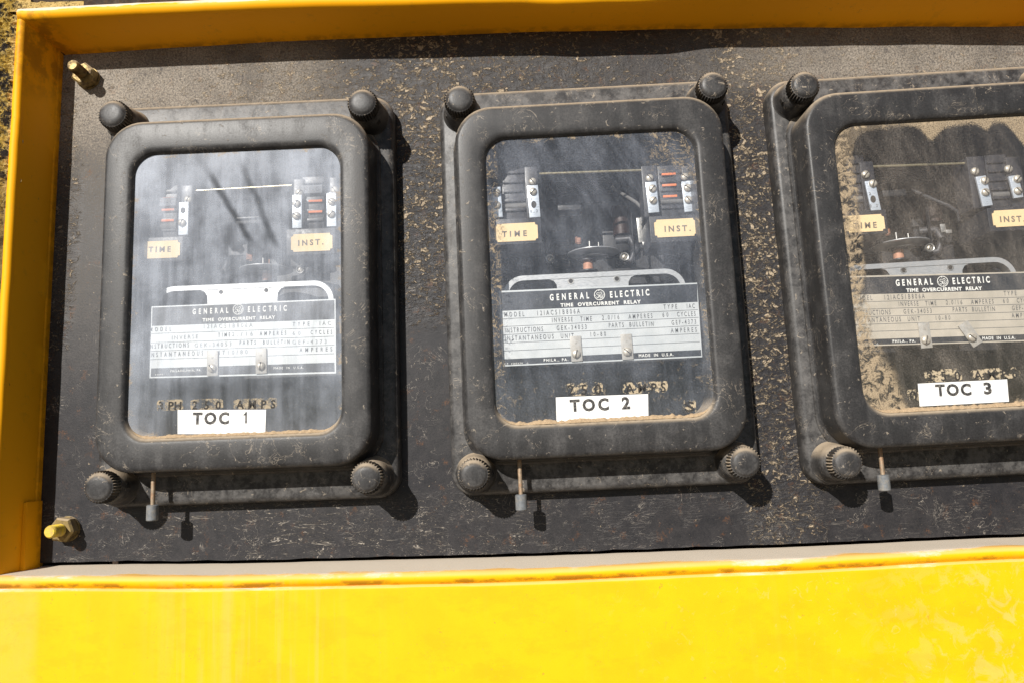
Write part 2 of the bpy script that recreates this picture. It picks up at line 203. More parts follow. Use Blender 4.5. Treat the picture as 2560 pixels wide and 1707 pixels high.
def m_glass(i):
    g = G('hazed_dusty_glass_%s' % ('milky', 'clear', 'sandy')[i-1]); P = g.obj(); x, y, z = g.sep(P)
    fine = g.nz(16, 4, .7); grit = g.nz(38, 2, .6); cloud = g.nz(.5, 4, .55, vec=P, off=(i*7.0, 0, 0))
    vst = g.nz(1.1, 5, .6, vec=P, stretch=(1.6, 1, .16), off=(i*3.0, 0, 0))
    dg = g.add(g.mul(x, .86), g.mul(z, .50)); dgs = g.nz(1.0, 4, .55, vec=g.vm('MULTIPLY', P, (.0, 0, .0)))
    cmb = g.t.nodes.new('ShaderNodeCombineXYZ'); g.link(dg, cmb.inputs[0]); g.link(g.mul(g.sub(g.mul(z, .86), g.mul(x, .5)), .12), cmb.inputs[2])
    dst = g.nz(1.3, 5, .6, vec=cmb.outputs[0], off=(i*5.0, 0, 2))
    wob = g.mul(g.sub(g.nz(.7, 3, .5, vec=P), .5), .9)
    # distance in from the rim of the opening
    rim = g.ma('MINIMUM', g.sub(5.69, g.ma('ABSOLUTE', x)), g.sub(7.78, g.ma('ABSOLUTE', g.add(z, .09))))
    rimn = g.add(rim, g.mul(g.sub(g.nz(1.2, 5, .65, vec=P, off=(i*2.0, 0, 5)), .5), 2.2))
    fl = g.nz(2.4, 6, .72, vec=P, dist=.8, off=(i*9.0, 0, 0)); lin = g.line(g.nz(1.1, 5, .65, vec=P, stretch=(1, 1, 1.5), dist=1.0, off=(i*4.0, 0, 0)), .014)
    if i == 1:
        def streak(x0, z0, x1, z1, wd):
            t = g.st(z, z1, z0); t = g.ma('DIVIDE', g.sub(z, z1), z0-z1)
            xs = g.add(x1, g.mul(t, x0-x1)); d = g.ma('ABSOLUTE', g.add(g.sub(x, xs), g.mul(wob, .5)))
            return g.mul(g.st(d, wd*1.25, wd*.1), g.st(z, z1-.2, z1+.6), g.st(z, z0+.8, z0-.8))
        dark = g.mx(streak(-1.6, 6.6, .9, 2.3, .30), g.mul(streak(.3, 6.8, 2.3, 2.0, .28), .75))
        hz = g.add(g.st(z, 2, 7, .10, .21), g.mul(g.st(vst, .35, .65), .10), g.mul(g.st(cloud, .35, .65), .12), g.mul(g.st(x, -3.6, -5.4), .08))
        hz = g.mul(hz, g.sub(1.0, g.mul(dark, .72)), g.st(z, -5.6, -4.2, .6, 1), g.st(fine, .3, .7, .85, 1.15))  # bluish-white reflections and dark streaks are painted into this film
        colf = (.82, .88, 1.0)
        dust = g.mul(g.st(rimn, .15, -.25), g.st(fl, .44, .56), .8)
    elif i == 2:
        hz = g.add(.038, g.mul(g.st(vst, .4, .7), .03), g.mul(g.st(dst, .38, .72), g.st(z, 0, 4), .055), g.mul(g.st(cloud, .35, .7), .05))
        hz = g.mul(hz, g.st(fine, .35, .7, .6, 1.5)); colf = (.80, .86, 1.0)
        cor = g.mx(g.mul(g.st(x, 2.0, 4.6), g.st(z, 4.0, 6.4)), g.mx(g.st(rimn, .35, -.2), g.mul(g.st(x, -4.9, -5.3), .8)))
        dust = g.mul(g.add(g.mul(g.st(fl, .56, .64), .7), g.mul(lin, .9)), g.st(cor, .2, .8))
        dust = g.mx(dust, g.mul(g.st(fl, .60, .64), g.st(z, -4.6, -5.4), .35))
    else:
        hz = g.add(.028, g.mul(g.st(vst, .4, .7), .03), g.mul(g.st(dst, .40, .72), .03), g.mul(g.st(cloud, .42, .7), .035))
        hz = g.mul(hz, g.st(fine, .35, .7, .45, 1.8), g.st(grit, .3, .7, .6, 1.4)); colf = (1.0, .86, .72)
        fc = g.t.nodes.new('ShaderNodeFloatCurve'); cv = fc.mapping.curves[0]
        g.link(g.ma('DIVIDE', g.add(x, 5.7), 11.4), fc.inputs['Value'])
        pts = [(-5.7, 5.2), (-4.9, 5.9), (-4.2, 7.2), (-1.9, 7.45), (-1.6, 7.5), (-1.1, 7.35), (-.75, 6.9), (-.5, 6.6), (-.1, 6.85), (.5, 7.3), (1.3, 7.42), (2.1, 7.35), (2.5, 7.05), (2.65, 7.0), (2.9, 7.3), (3.4, 7.35), (3.9, 6.9), (4.3, 6.2), (4.9, 5.2), (5.7, 4.0)]
        pts = [((a+5.7)/11.4, (b-3)/6) for a, b in pts]
        cv.points[0].location = pts[0]; cv.points[1].location = pts[-1]
        for q in pts[1:-1]: cv.points.new(*q)
        fc.mapping.update()
        zb = g.add(g.mul(fc.outputs[0], 6), 3)
        tm = g.st(g.add(g.sub(z, zb), g.mul(g.sub(fine, .5), .8), g.mul(g.sub(cloud, .5), .5)), -.08, .2); tm = g.mul(tm, g.st(x, -2.2, -1.4, .35, 1))
        lm = g.mul(g.st(g.add(x, g.mul(g.sub(cloud, .5), 1.4)), -4.75, -5.1), g.st(fl, .42, .58))
        lb = g.mul(g.st(g.add(x, g.mul(g.add(z, 4.4), .32), g.mul(g.sub(cloud, .5), 1.6)), -4.3, -4.9), g.st(z, -3.7, -4.5), g.st(fl, .42, .54))
        dust = g.mx(g.mul(tm, g.st(fine, .32, .58, .25, .85)), g.mul(g.mx(lm, lb), g.st(fine, .30, .5, .3, 1), .95))
        dust = g.mx(dust, g.mul(g.st(rimn, .3, -.1), g.st(fl, .44, .56)))
    specks = g.mul(g.st(g.nz(26, 1, .5, vec=P), .72, .78), .5)
    trans = g.t.nodes.new('ShaderNodeBsdfTransparent').outputs[0]
    def dif(col, nrm=None):
        n = g.t.nodes.new('ShaderNodeBsdfDiffuse'); g.link(col, n.inputs[0])
        if nrm is not None: g.link(nrm, n.inputs['Normal'])
        return n.outputs[0]
    def ms(f, a, b):
        n = g.t.nodes.new('ShaderNodeMixShader'); g.link(f, n.inputs[0]); g.t.links.new(a, n.inputs[1]); g.t.links.new(b, n.inputs[2]); return n.outputs[0]
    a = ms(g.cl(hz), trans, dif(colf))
    a = ms(g.mul(specks, .6), a, dif((.8, .75, .65)))
    fr = g.t.nodes.new('ShaderNodeFresnel'); fr.inputs[0].default_value = 1.49
    gl = g.t.nodes.new('ShaderNodeBsdfGlossy'); gl.inputs['Roughness'].default_value = .08
    a = ms(fr.outputs[0], a, gl.outputs[0])
    a = ms(g.cl(dust), a, dif(g.mix(fine, (.32, .245, .16), (.48, .38, .26)), g.bump(g.add(fl, g.mul(fine, .5)), .9, .001)))
    return g.done(a)
def m_plate(sandy=False):
    g = G('nameplate_metal'); s = g.nz(20, 3, .6, stretch=(1, 1, .04)); n = g.nz(1.2, 5, .6)
    c = g.mix(g.st(n, .3, .7), *(((.44, .40, .33), (.52, .47, .39)) if sandy else ((.44, .465, .475), (.52, .54, .545))))
    return g.done(g.bsdf(c, g.st(s, .3, .7, .45, .6), .25, nrm=g.bump(s, .06, .0002)))
def m_residue(name='tape_residue', thr=(.42, .50), top=.9):
    g = G(name); P = g.P; n = g.nz(3.2, 6, .72); f = g.nz(12, 3, .6)
    a = g.mul(g.st(n, *thr), top)
    d = g.t.nodes.new('ShaderNodeBsdfDiffuse'); g.link(g.mix(f, (.40, .32, .21), (.60, .50, .36)), d.inputs[0])
    t = g.t.nodes.new('ShaderNodeBsdfTransparent'); n2 = g.t.nodes.new('ShaderNodeMixShader'); g.link(a, n2.inputs[0])
    g.t.links.new(t.outputs[0], n2.inputs[1]); g.t.links.new(d.outputs[0], n2.inputs[2]); return g.done(n2.outputs[0])
M = {}
M['panel'] = m_panel()
M['cover'] = m_plastic('cover_plastic', 1.0, 3.0); M['knob'] = m_plastic('thumb_nut_plastic', 1.2, 11.0)
M['yellow'] = m_yellow('yellow_paint', 1.0); M['jamb'] = m_yellow('jamb_bounce_yellow', 0.0, .8)
M['crust'] = m_crust(); M['bolt'] = m_steelbolt()
M['dark'] = plain('inner_black', (.020, .020, .023), .45, 0, .3, .12, (.10, .09, .08))
M['housing'] = plain('housing_bakelite', (.030, .030, .036), .4, 0, .3, .2, (.10, .09, .09))
M['carrier'] = plain('label_carrier_black', (.022, .022, .027), .45)
M['silver'] = m_brushed('bright_bar', (.66, .72, .80), .35, .45)
M['alu'] = m_brushed('cast_aluminium', (.50, .51, .52), .42, .5)
M['screw'] = plain('nickel_screw', (.66, .61, .52), .42, .45, .3, .25, (.2, .14, .08))
M['slot'] = plain('screw_slot', (.03, .025, .02), .8)
M['orange'] = plain('orange_mark', (.85, .22, .06), .6)
M['cream'] = plain('cream_label_paper', (.76, .57, .31), .75, 0, .06)
M['ink'] = plain('grey_ink', (.16, .13, .10), .8, 0, .2); M['black_ink'] = plain('black_ink', (.02, .02, .022), .7, 0, .3, .35, (.4, .36, .3), sc=14)
M['plate'] = m_plate(); M['plate3'] = m_plate(True); M['navy'] = plain('plate_black_enamel', (.022, .026, .034), .4, 0, .3)
M['white'] = plain('white_print', (.78, .78, .74), .6, 0, .1); M['grey_print'] = plain('grey_print', (.10, .105, .11), .7, 0, .2)
M['faint_print'] = plain('typed_print', (.26, .27, .28), .7, 0, .2)
M['tape'] = plain('white_tape', (.80, .79, .77), .5, 0, .04, .10, (.70, .6, .48))
M['brass'] = plain('brass_rod', (.60, .52, .33), .3, .8); M['copper'] = plain('copper_winding', (.50, .25, .16), .6, .1)
M['steel'] = plain('dull_steel', (.45, .44, .42), .4, .8); M['sleeve'] = plain('cloth_sleeve', (.42, .38, .32), .9)
M['grey'] = plain('grey_coil', (.14, .135, .13), .7); M['clip'] = plain('tin_clip', (.40, .385, .355), .5, .15, .2, .3, (.3, .25, .18)); M['winding'] = plain('dark_red_winding', (.035, .018, .015), .5, .2); M['dim'] = plain('laminated_steel', (.045, .045, .05), .5, .3); M['hig'] = plain('hig_grey', (.20, .21, .23), .6); M['hig2'] = plain('hig_letter', (.10, .10, .12), .6)
M['rusty'] = plain('rusty_rod', (.42, .32, .22), .6, .4, .4, .5, (.35, .15, .06)); M['tip'] = plain('grey_tip', (.17, .18, .19), .6, 0, .3, .4, (.32, .27, .2))
M['dirt'] = plain('packed_dust', (.44, .32, .20), .95, 0, .35, sc=14, spec=.1)
M['residue'] = m_residue(thr=(.42, .60), top=.7); M['residue2'] = m_residue('tape_residue_thin', (.50, .56), .85)
M['residue_ink'] = m_residue('residue_letters', (.38, .54), .85); 
for n_ in M['residue_ink'].node_tree.nodes:
    if n_.type == 'MIX': n_.inputs[6].default_value = (.04, .04, .04, 1); n_.inputs[7].default_value = (.07, .065, .06, 1)
M['shade'] = plain('dirty_shade_steel', (.035, .02, .012), .9, 0, .5, .5, (.09, .05, .02))
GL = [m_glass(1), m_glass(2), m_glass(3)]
# ---------------------------------------------------------------- mesh helpers (cm in, metres out)
COL = scene.collection
def tag(o, label=None, cat=None, group=None, kind=None):
    for k, v in (('label', label), ('category', cat), ('group', group), ('kind', kind)):
        if v: o[k] = v
    return o
def thing(name, loc=(0, 0, 0), roll=0, **kw):
    o = bpy.data.objects.new(name, None); COL.objects.link(o); o.empty_display_size = .02
    o.location = Vector(loc)*C; o.rotation_euler = (0, -roll, 0); return tag(o, **kw)
def obj(name, bm, mat, parent=None, smooth=35, kind=None):
    me = bpy.data.meshes.new(name)
    bmesh.ops.scale(bm, vec=(C, C, C), verts=bm.verts); bm.to_mesh(me); bm.free()
    for mm in (mat if isinstance(mat, (list, tuple)) else [mat]): me.materials.append(mm)
    if smooth:
        me.shade_smooth(); me.set_sharp_from_angle(angle=math.radians(smooth))
    o = bpy.data.objects.new(name, me); COL.objects.link(o); o.parent = parent
    if kind: o['kind'] = kind
    return o
def rr(w, h, r, y, cx=0, cz=0, n=8):
    r = max(min(r, w/2, h/2), .001); P = []
    for k, (sx, sz) in enumerate(((1, 1), (-1, 1), (-1, -1), (1, -1))):
        for j in range(n+1):
            a = math.pi/2*(k+j/n); P.append((cx+sx*(w/2-r)+r*math.cos(a), y, cz+sz*(h/2-r)+r*math.sin(a)))
    return P
def loft(bm, rings, cap0=False, cap1=False, close=True, mi=0):
    V = [[bm.verts.new(p) for p in R] for R in rings]; n = len(V[0]); F = []
    for a, b in zip(V, V[1:]):
        for i in range(n if close else n-1):
            j = (i+1) % n; F.append(bm.faces.new((a[i], a[j], b[j], b[i])))
    if cap0: F.append(bm.faces.new(V[0][::-1]))
    if cap1: F.append(bm.faces.new(V[-1]))
    for f in F: f.material_index = mi
    return V
def fin(bm): bmesh.ops.recalc_face_normals(bm, faces=bm.faces); return bm
def box(bm, cx, cy, cz, sx, sy, sz, bev=0, rot=0, mi=0):
    t = bmesh.new(); bmesh.ops.create_cube(t, size=1); bmesh.ops.scale(t, vec=(sx, sy, sz), verts=t.verts)
    if bev: bmesh.ops.bevel(t, geom=t.edges[:]+t.verts[:], offset=bev, segments=2, affect='EDGES', profile=.6)
    if rot: bmesh.ops.rotate(t, matrix=Matrix.Rotation(-rot, 3, 'Y'), verts=t.verts)
    bmesh.ops.translate(t, vec=(cx, cy, cz), verts=t.verts)
    vm = {v: bm.verts.new(v.co) for v in t.verts}
    for f in t.faces: bm.faces.new([vm[v] for v in f.verts]).material_index = mi
    t.free(); return bm
def lathe(bm, cx, cz, prof, n=24, mod=None, mi=0, cap=True):   # profile (r, y) round an axis along y
    R = []
    for r, y, *k in prof:
        R.append([(cx+r*(1 if not (k and i % 2) else k[0])*math.cos(2*math.pi*i/n), y, cz+r*(1 if not (k and i % 2) else k[0])*math.sin(2*math.pi*i/n)) for i in range(n)])
    return loft(bm, R, cap0=cap, cap1=True, mi=mi)
def tube(bm, a, b, r, n=12, r2=None, mi=0):
    a, b = Vector(a), Vector(b); d = (b-a).normalized(); u = d.orthogonal().normalized(); v = d.cross(u); R = []
    for p, q in ((a, r), (b, r2 or r)):
        R.append([tuple(p+(u*math.cos(2*math.pi*i/n)+v*math.sin(2*math.pi*i/n))*q) for i in range(n)])
    loft(bm, R, True, True, mi=mi)
def path(bm, pts, r, n=10):
    pts = [Vector(p) for p in pts]; R = []
    for i, p in enumerate(pts):
        d = (pts[min(i+1, len(pts)-1)]-pts[max(i-1, 0)]).normalized(); u = d.cross(Vector((0, 1, 0))).normalized(); v = d.cross(u)
        R.append([tuple(p+(u*math.cos(2*math.pi*k/n)+v*math.sin(2*math.pi*k/n))*r) for k in range(n)])
    loft(bm, R, True, True)
def prism(bm, pts, y0, y1, mi=0):             # outline (x, z) given depth
    loft(bm, [[(x, y0, z) for x, z in pts], [(x, y1, z) for x, z in pts]], True, True, mi=mi)
def add_text(bm, s, x0, z0, x1, z1, h, y, squeeze=.74, bold=0.0, mi=0):
    def geo(sp):
        cu = bpy.data.curves.new('t', 'FONT'); cu.body = s; cu.size = 1; cu.space_character = sp; cu.offset = bold; cu.resolution_u = 3
        o = bpy.data.objects.new('t', cu); COL.objects.link(o); dg = bpy.context.evaluated_depsgraph_get(); dg.update()
        me = bpy.data.meshes.new_from_object(o.evaluated_get(dg)); bpy.data.objects.remove(o); bpy.data.curves.remove(cu); return me
    def ext(me):
        X = [v.co.x for v in me.vertices]; Y = [v.co.y for v in me.vertices]; return min(X), max(X), min(Y), max(Y)
    W = math.hypot(x1-x0, z1-z0); me = geo(1.0); e = ext(me); hh = .73; k = h/hh
    if len(s) > 1:
        m2 = geo(1.5); w1 = e[1]-e[0]; e2 = ext(m2); b = (e2[1]-e2[0]-w1)/.5
        sp = 1+((W/(k*squeeze))-w1)/b; sp = max(.9, min(2.2, sp)); bpy.data.meshes.remove(m2); bpy.data.meshes.remove(me); me = geo(sp); e = ext(me)
    kx = W/(e[1]-e[0]); a = math.atan2(z1-z0, x1-x0); ca, sa = math.cos(a), math.sin(a); vs = []
    for v in me.vertices:
        u, t = (v.co.x-e[0])*kx, v.co.y*k; vs.append(bm.verts.new((x0+u*ca-t*sa, y, z0+u*sa+t*ca)))
    for p in me.polygons:
        try: f = bm.faces.new([vs[i] for i in p.vertices]); f.material_index = mi
        except ValueError: pass
    bpy.data.meshes.remove(me)
def interp(T, x):
    if x <= T[0][0]: return T[0][1]
    for (a, b), (c, d) in zip(T, T[1:]):
        if x <= c:
            t = (x-a)/(c-a); t = t*t*(3-2*t); return b+(d-b)*t
    return T[-1][1]
# ---------------------------------------------------------------- setting: ground out in front of the cabinet
bm = bmesh.new(); S = 60000
V = [bm.verts.new(p) for p in ((-S, -S, -140), (S, -S, -140), (S, S, -140), (-S, S, -140))]; bm.faces.new(V)
tag(obj('ground', bm, plain('pale_gravel', (.11, .08, .05), .95, 0, .3, sc=.2), smooth=0), kind='structure')
# ---------------------------------------------------------------- black mounting plate with three cut-outs
RX = {1: (-19.5616, -.1025, .0044), 2: (0, 0, .0131), 3: (19.1582, .043, .0212)}
BACK = [(-33, 15.40), (-31, 15.46), (-24, 15.62), (-18, 15.72), (-4, 15.66), (3, 15.50), (10.8, 15.28), (18, 15.0), (26, 14.70), (42, 14.4)]
FRONT = [(-33, 15.95), (-27, 16.0), (-18, 16.0), (-8, 15.80), (-4, 15.70), (-1.3, 15.50), (3.5, 15.46), (7.0, 15.72), (9.5, 15.62), (14, 15.52), (17, 15.42), (26, 15.04), (42, 14.9)]
BBACK = [(-33, -14.66), (-30.4, -14.66), (-18, -14.86), (-5, -14.92), (8, -14.86), (22.8, -14.68), (42, -14.4)]
BFRONT = [(-33, -15.22), (-18, -15.55), (-5, -15.64), (8, -15.50), (21, -15.22), (42, -14.9)]
XE = 34.0
bm = bmesh.new()
xs = sorted({-31.9, XE} | {round(-31+k*.9, 2) for k in range(72) if -31+k*.9 < XE} | {RX[i][0]+s*6.4 for i in RX for s in (-1, 1)})
zs = [None, 8.2, -8.2, None]
def hole(xa, xb): return any(abs((xa+xb)/2-RX[i][0]) < 6.4 for i in RX)
def zz(k, x): return interp(BACK, x)+.35 if k == 0 else (interp(BBACK, x)+.07*noise.noise(Vector((x*.7, 0, 0))) if k == 3 else zs[k])
T = {}
for yy in (0.0, .32):
    for x in xs:
        for k in range(4): T[(x, k, yy)] = bm.verts.new((x, yy, zz(k, x)))
for yy in (0.0, .32):
    for xa, xb in zip(xs, xs[1:]):
        for k in range(3):
            if k == 1 and hole(xa, xb): continue
            bm.faces.new([T[(xa, k, yy)], T[(xb, k, yy)], T[(xb, k+1, yy)], T[(xa, k+1, yy)]])
for xa, xb in zip(xs, xs[1:]):
    bm.faces.new([T[(xa, 3, 0.0)], T[(xb, 3, 0.0)], T[(xb, 3, .32)], T[(xa, 3, .32)]])
fin(bm)
plate = obj('mounting_panel', bm, M['panel'], smooth=0)
tag(plate, 'dusty black flat panel behind the three relays, inside the yellow frame', 'panel')
# ---------------------------------------------------------------- yellow cabinet frame
cab = thing('cabinet_frame', (-4, -3, -16), label='yellow painted steel cabinet frame around the black panel, dusty sill and lichen crusted corner', cat='cabinet')
def fobj(name, bm, mat, kind=None):
    bmesh.ops.translate(bm, vec=(4, 3, 16), verts=bm.verts); return obj(name, fin(bm), mat, cab, 40, kind)
XL0, XL1 = -31.55, -32.05                    # left jamb: back edge and front edge
NX = [-32.05+k*.5 for k in range(int((XE+32.05)/.5)+1)]
def wz(x, s, a=.03): return a*noise.noise(Vector((x*.45, s, 0)))+a*.5*noise.noise(Vector((x*1.7, s, 3)))
bm = bmesh.new(); R = []
for x in NX:      # top jamb and the rolled bead along its front
    b, f = interp(BACK, x), interp(FRONT, x); w_ = wz(x, 1)
    prof = [(.45, b-.0), (-.02, b-.0+w_*.5), (-.5, b+.06+w_), (-1.6, b+(f-b)*.55), (-2.75, f+w_)]
    cx, cz, r = -2.78, f+.42, .40
    prof += [(cx-r*math.sin(math.radians(a)), cz-r*math.cos(math.radians(a))+w_) for a in (8, 30, 55, 80, 105, 130, 155, 178)]
    prof += [(-2.2, f+.83)]
    x = x if x > -32 else -32.42
    R.append([(x, p, q) for p, q in prof])
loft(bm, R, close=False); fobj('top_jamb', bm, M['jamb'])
bm = bmesh.new(); R = []
for k in range(66):   # left jamb and its bead
    z = -15.6+k*.4875 if k < 65 else 16.25; w_ = wz(z, 5)
    x0, x1 = XL0, XL1
    prof = [(x0, .45), (x0, -.35+w_), (x0-.07, -.42), (x0-.10, -1.2), (x1+.08+w_*.5, -2.6), (x1+.02, -2.72)]
    cx, cy, r = x1-.27, -2.75, .28
    prof += [(cx+r*math.cos(math.radians(a))+w_, cy-r*math.sin(math.radians(a))) for a in (5, 28, 52, 76, 100, 125, 150, 176)]
    prof += [(cx-r, -2.4)]
    R.append([(p, q, z) for p, q in prof])
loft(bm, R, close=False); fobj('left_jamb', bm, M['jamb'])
bm = bmesh.new(); sm = [(XL1+.06+(XL0-XL1)*u+.03*noise.noise(Vector((u*9, 1, 1))), -2.6*(1-u), 15.97-.5*u+.03*noise.noise(Vector((u*9, 5, 1)))) for u in [k/14 for k in range(15)]]
path(bm, sm, .055, 8); fobj('weld_seam', bm, M['shade'])
bm = bmesh.new()      # short lapped patch low on the left jamb
R = [[(XL0+.07, y, z), (XL0-.02, y, z)] for y, z in ((0, 0), (0, 0))]
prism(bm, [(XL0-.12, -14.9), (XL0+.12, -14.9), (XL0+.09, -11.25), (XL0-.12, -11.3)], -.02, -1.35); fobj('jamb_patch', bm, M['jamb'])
bm = bmesh.new(); R = []
for x in [XL1-1.6+k*.4 for k in range(int((XE+33.7)/.4)+1)]:     # dusty sill with its rolled lip
    b, f = interp(BBACK, x)-.22, interp(BFRONT, x); w_ = wz(x, 9, .05)
    prof = [(.45, b), (-.3, b-.02), (-1.2, b+(f+.30-b)*.4+w_*.5), (-2.2, b+(f+.30-b)*.8+w_), (-2.7, f+.30+w_*.6)]
    cy, cz, r = -2.78, f-.02, .31
    prof += [(cy-r*math.sin(math.radians(a)), cz+r*math.cos(math.radians(a))+w_*.3) for a in (10, 35, 60, 85, 110, 135, 158)]
    prof += [(-2.82, f-.40)]
    R.append([(x, p, q) for p, q in prof])
loft(bm, R, close=False); fobj('sill', bm, M['yellow'])
bm = bmesh.new(); R = []
for k in range(81):   # front sheet below
    x = -48+k*(XE+50)/80; f = interp(BFRONT, x); w_ = wz(x, 12, .02)
    R.append([(x, -2.6, f-.30), (x, -2.98, f-.36+w_), (x, -3.06, f-.44), (x, -3.065, f-.50), (x, -3.066, f-.60), (x, -3.07, -17), (x, -3.08, -24), (x, -3.10, -70), (x, 6, -70)])
loft(bm, R, close=False); fobj('front_sheet', bm, M['yellow'])
bm = bmesh.new()      # narrow front flange left of the bead, and shade-dark plates beyond it and above the top bead
box(bm, -33.55, -2.2, 0, 2.2, .5, 31.0); fobj('side_flange', bm, M['crust'])
bm = bmesh.new(); R = []
random.seed(3)
nx, nz_ = 18, 420
for j in range(nz_+1):
    z = -15.5+j*33.2/nz_; row = []
    for i in range(nx+1):
        x = -34.3+i*(2.20+.22*noise.noise(Vector((z*1.3, 7, 7))))/nx; e = min(i, nx-i)/3
        d = noise.noise(Vector((x*2.2, z*2.2, 1)))*.5+noise.noise(Vector((x*6, z*6, 4)))*.5+noise.noise(Vector((x*13, z*13, 9)))*.35
        amp = .34*min(1, e+.15)*(.3+.7*min(1, max(0, (z-2)/5)))
        row.append((x+(.12*noise.noise(Vector((z*3, 5, 5))) if i == nx else 0), -2.60-max(0, .35+d)*amp, z))
    R.append(row)
loft(bm, R, close=False); fobj('lichen_crust', bm, M['crust'], 'stuff')
bm = bmesh.new(); R = []
for j in range(31):
    x = -33.3+j*.15; row = []
    for i in range(9):
        z = 16.62+i*.075
        d = noise.noise(Vector((x*3, z*3, 1)))+noise.noise(Vector((x*9, z*9, 4)))*.5
        row.append((x, -2.75-max(0, .2+d)*.28*max(0, 1-j/29), z-.05*(j/30)))
    R.append(row)
loft(bm, R, close=False); fobj('corner_crust', bm, M['crust'], 'stuff')
bm = bmesh.new(); box(bm, 0, -1.9, 21.0, 70, 1.0, 8.3); fobj('header_shade_plate', bm, M['shade'])  # dark colour stands in for the shadow above the top bead
bm = bmesh.new(); box(bm, -41.0, -1.0, 0, 12.6, .6, 60); fobj('side_shade_plate', bm, M['shade'])  # dark plate in place of the unlit recess beyond the flange
bm = bmesh.new(); box(bm, 0, -8.6, 26.0, 100, 14.0, .5); fobj('shade_hood', bm, M['jamb'])  # out-of-view hood added over the frame for overhead shade
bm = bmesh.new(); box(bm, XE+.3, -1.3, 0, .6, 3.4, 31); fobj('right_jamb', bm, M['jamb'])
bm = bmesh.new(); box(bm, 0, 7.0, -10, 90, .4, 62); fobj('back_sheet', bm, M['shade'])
# ---------------------------------------------------------------- two studs with hex nuts
def stud(x, z, label, ang, dusty, tipc):
    t = thing('stud_bolt', (x, 0, z), label=label, cat='bolt', group='bolts holding the panel to the frame')
    bm = bmesh.new(); pr = [(.70, 0), (.70, -.08), (.68, -.11)]
    lathe(bm, 0, 0, pr, 28); obj('washer', fin(bm), M['bolt'], t)
    bm = bmesh.new(); H = []
    for y, r in ((-.11, .66), (-.15, .72), (-.64, .72), (-.74, .60)):
        H.append([(r*math.cos(ang+math.pi/3*k), y, r*math.sin(ang+math.pi/3*k)) for k in range(6)])
    loft(bm, H, True, True); obj('hex_nut', fin(bm), M['bolt'], t, 25)
    bm = bmesh.new(); pr = [(.33, -.6)]; y = -.70
    while y > -1.62: pr += [(.345, y), (.31, y-.035)]; y -= .07
    pr += [(.33, -1.66), (.27, -1.74), (.24, -1.74), (.1, -1.73)]
    lathe(bm, 0, 0, pr, 20); obj('threaded_shank', fin(bm), tipc, t, 25)
M['tipy'] = plain('paint_on_bolt_tip', (.80, .55, .03), .5, 0, .3, .5, (.35, .26, .15))
stud(-29.93, 13.84, 'brassy stud with hex nut at the upper left corner of the black panel', .35, 0, M['bolt'])
stud(-29.93, -12.85, 'dusty stud with yellow painted tip at the lower left corner of the black panel', .9, 1, M['tipy'])
# ---------------------------------------------------------------- relays
def screw(parent, x, z, y, r=.22, ang=.8, name='screw'):
    bm = bmesh.new(); lathe(bm, 0, 0, [(r, .03), (r, -.03), (r*.93, -.075), (r*.72, -.115), (r*.4, -.14), (r*.1, -.148)], 18)
    box(bm, 0, -.118, 0, r*1.75, .07, r*.24, rot=ang, mi=1)
    bmesh.ops.translate(bm, vec=(x, y, z), verts=bm.verts); return obj(name, fin(bm), [M['screw'], M['slot']], parent, 35)
def ring_(w, h, r, y, cz, n=10): return rr(w, h, r, y, 0, cz, n)
def cover_rings():
    WO, HO, RO, WI, HI, RI = 14.80, 19.46, 2.05, 11.39, 15.56, 1.22
    def q(t, y): return rr(WO+(WI-WO)*t, HO+(HI-HO)*t, RO+(RI-RO)*t, y, 0, -.04-.05*t, 10)
    P = [(-.14, -1.0), (-.14, -1.10), (-.11, -1.20), (-.05, -1.25), (-.01, -1.32), (0, -1.45), (.015, -2.6), (.02, -2.95)]
    for a in (12, 26, 40, 54, 68, 80, 90): P.append((.02+.155*(1-math.cos(math.radians(a))), -2.95-.32*math.sin(math.radians(a))))
    P += [(.24, -3.285), (.50, -3.30), (.76, -3.285), (.80, -3.275)]
    for a in (15, 35, 55, 72, 84): P.append((.80+.155*math.sin(math.radians(a)), -3.275+.22*(1-math.cos(math.radians(a)))))
    P += [(.975, -2.98), (.98, -2.93), (1.02, -2.6), (1.02, -1.0)]
    return [q(t, y) for t, y in P]
def emblem(bm, cx, cz, y, R=.30):
    n = 40
    for r0, r1 in ((R, R-.035),):
        loft(bm, [[(cx+r*math.cos(2*math.pi*i/n), y, cz+r*math.sin(2*math.pi*i/n)) for i in range(n)] for r in (r0, r1)])
    def stroke(pts, wd):
        P = [Vector((cx+a*R, 0, cz+b*R)) for a, b in pts]; A, B = [], []
        for i, p in enumerate(P):
            d = (P[min(i+1, len(P)-1)]-P[max(0, i-1)]).normalized(); nn = Vector((-d.z, 0, d.x))*wd
            A.append((p.x+nn.x, y, p.z+nn.z)); B.append((p.x-nn.x, y, p.z-nn.z))
        loft(bm, [A, B], close=False)
    def arc(ax, az, r, a0, a1, n=12, sz=1): return [(ax+r*math.cos(math.radians(a0+(a1-a0)*i/n)), az+r*sz*math.sin(math.radians(a0+(a1-a0)*i/n))) for i in range(n+1)]
    stroke(arc(-.28, .20, .22, 30, 390, 16), .014)                               # bowl of the g
    stroke([(-.06, .38), (-.08, .05), (-.16, -.35)]+arc(-.34, -.36, .18, 0, -200, 10), .016)
    stroke([(.0, .0), (.35, .12)]+arc(.28, .30, .20, -30, 200, 12), .014)        # the e
    stroke(arc(.30, -.22, .32, 120, 400, 16, 1.1), .016); stroke(arc(.30, -.24, .12, 60, 330, 10), .014)
    for a in (45, 135, 225, 315):
        c, s = .82*math.cos(math.radians(a+45)), .82*math.sin(math.radians(a+45)); stroke(arc(c*.95, s*.95, .10, a, a+200, 6), .014)
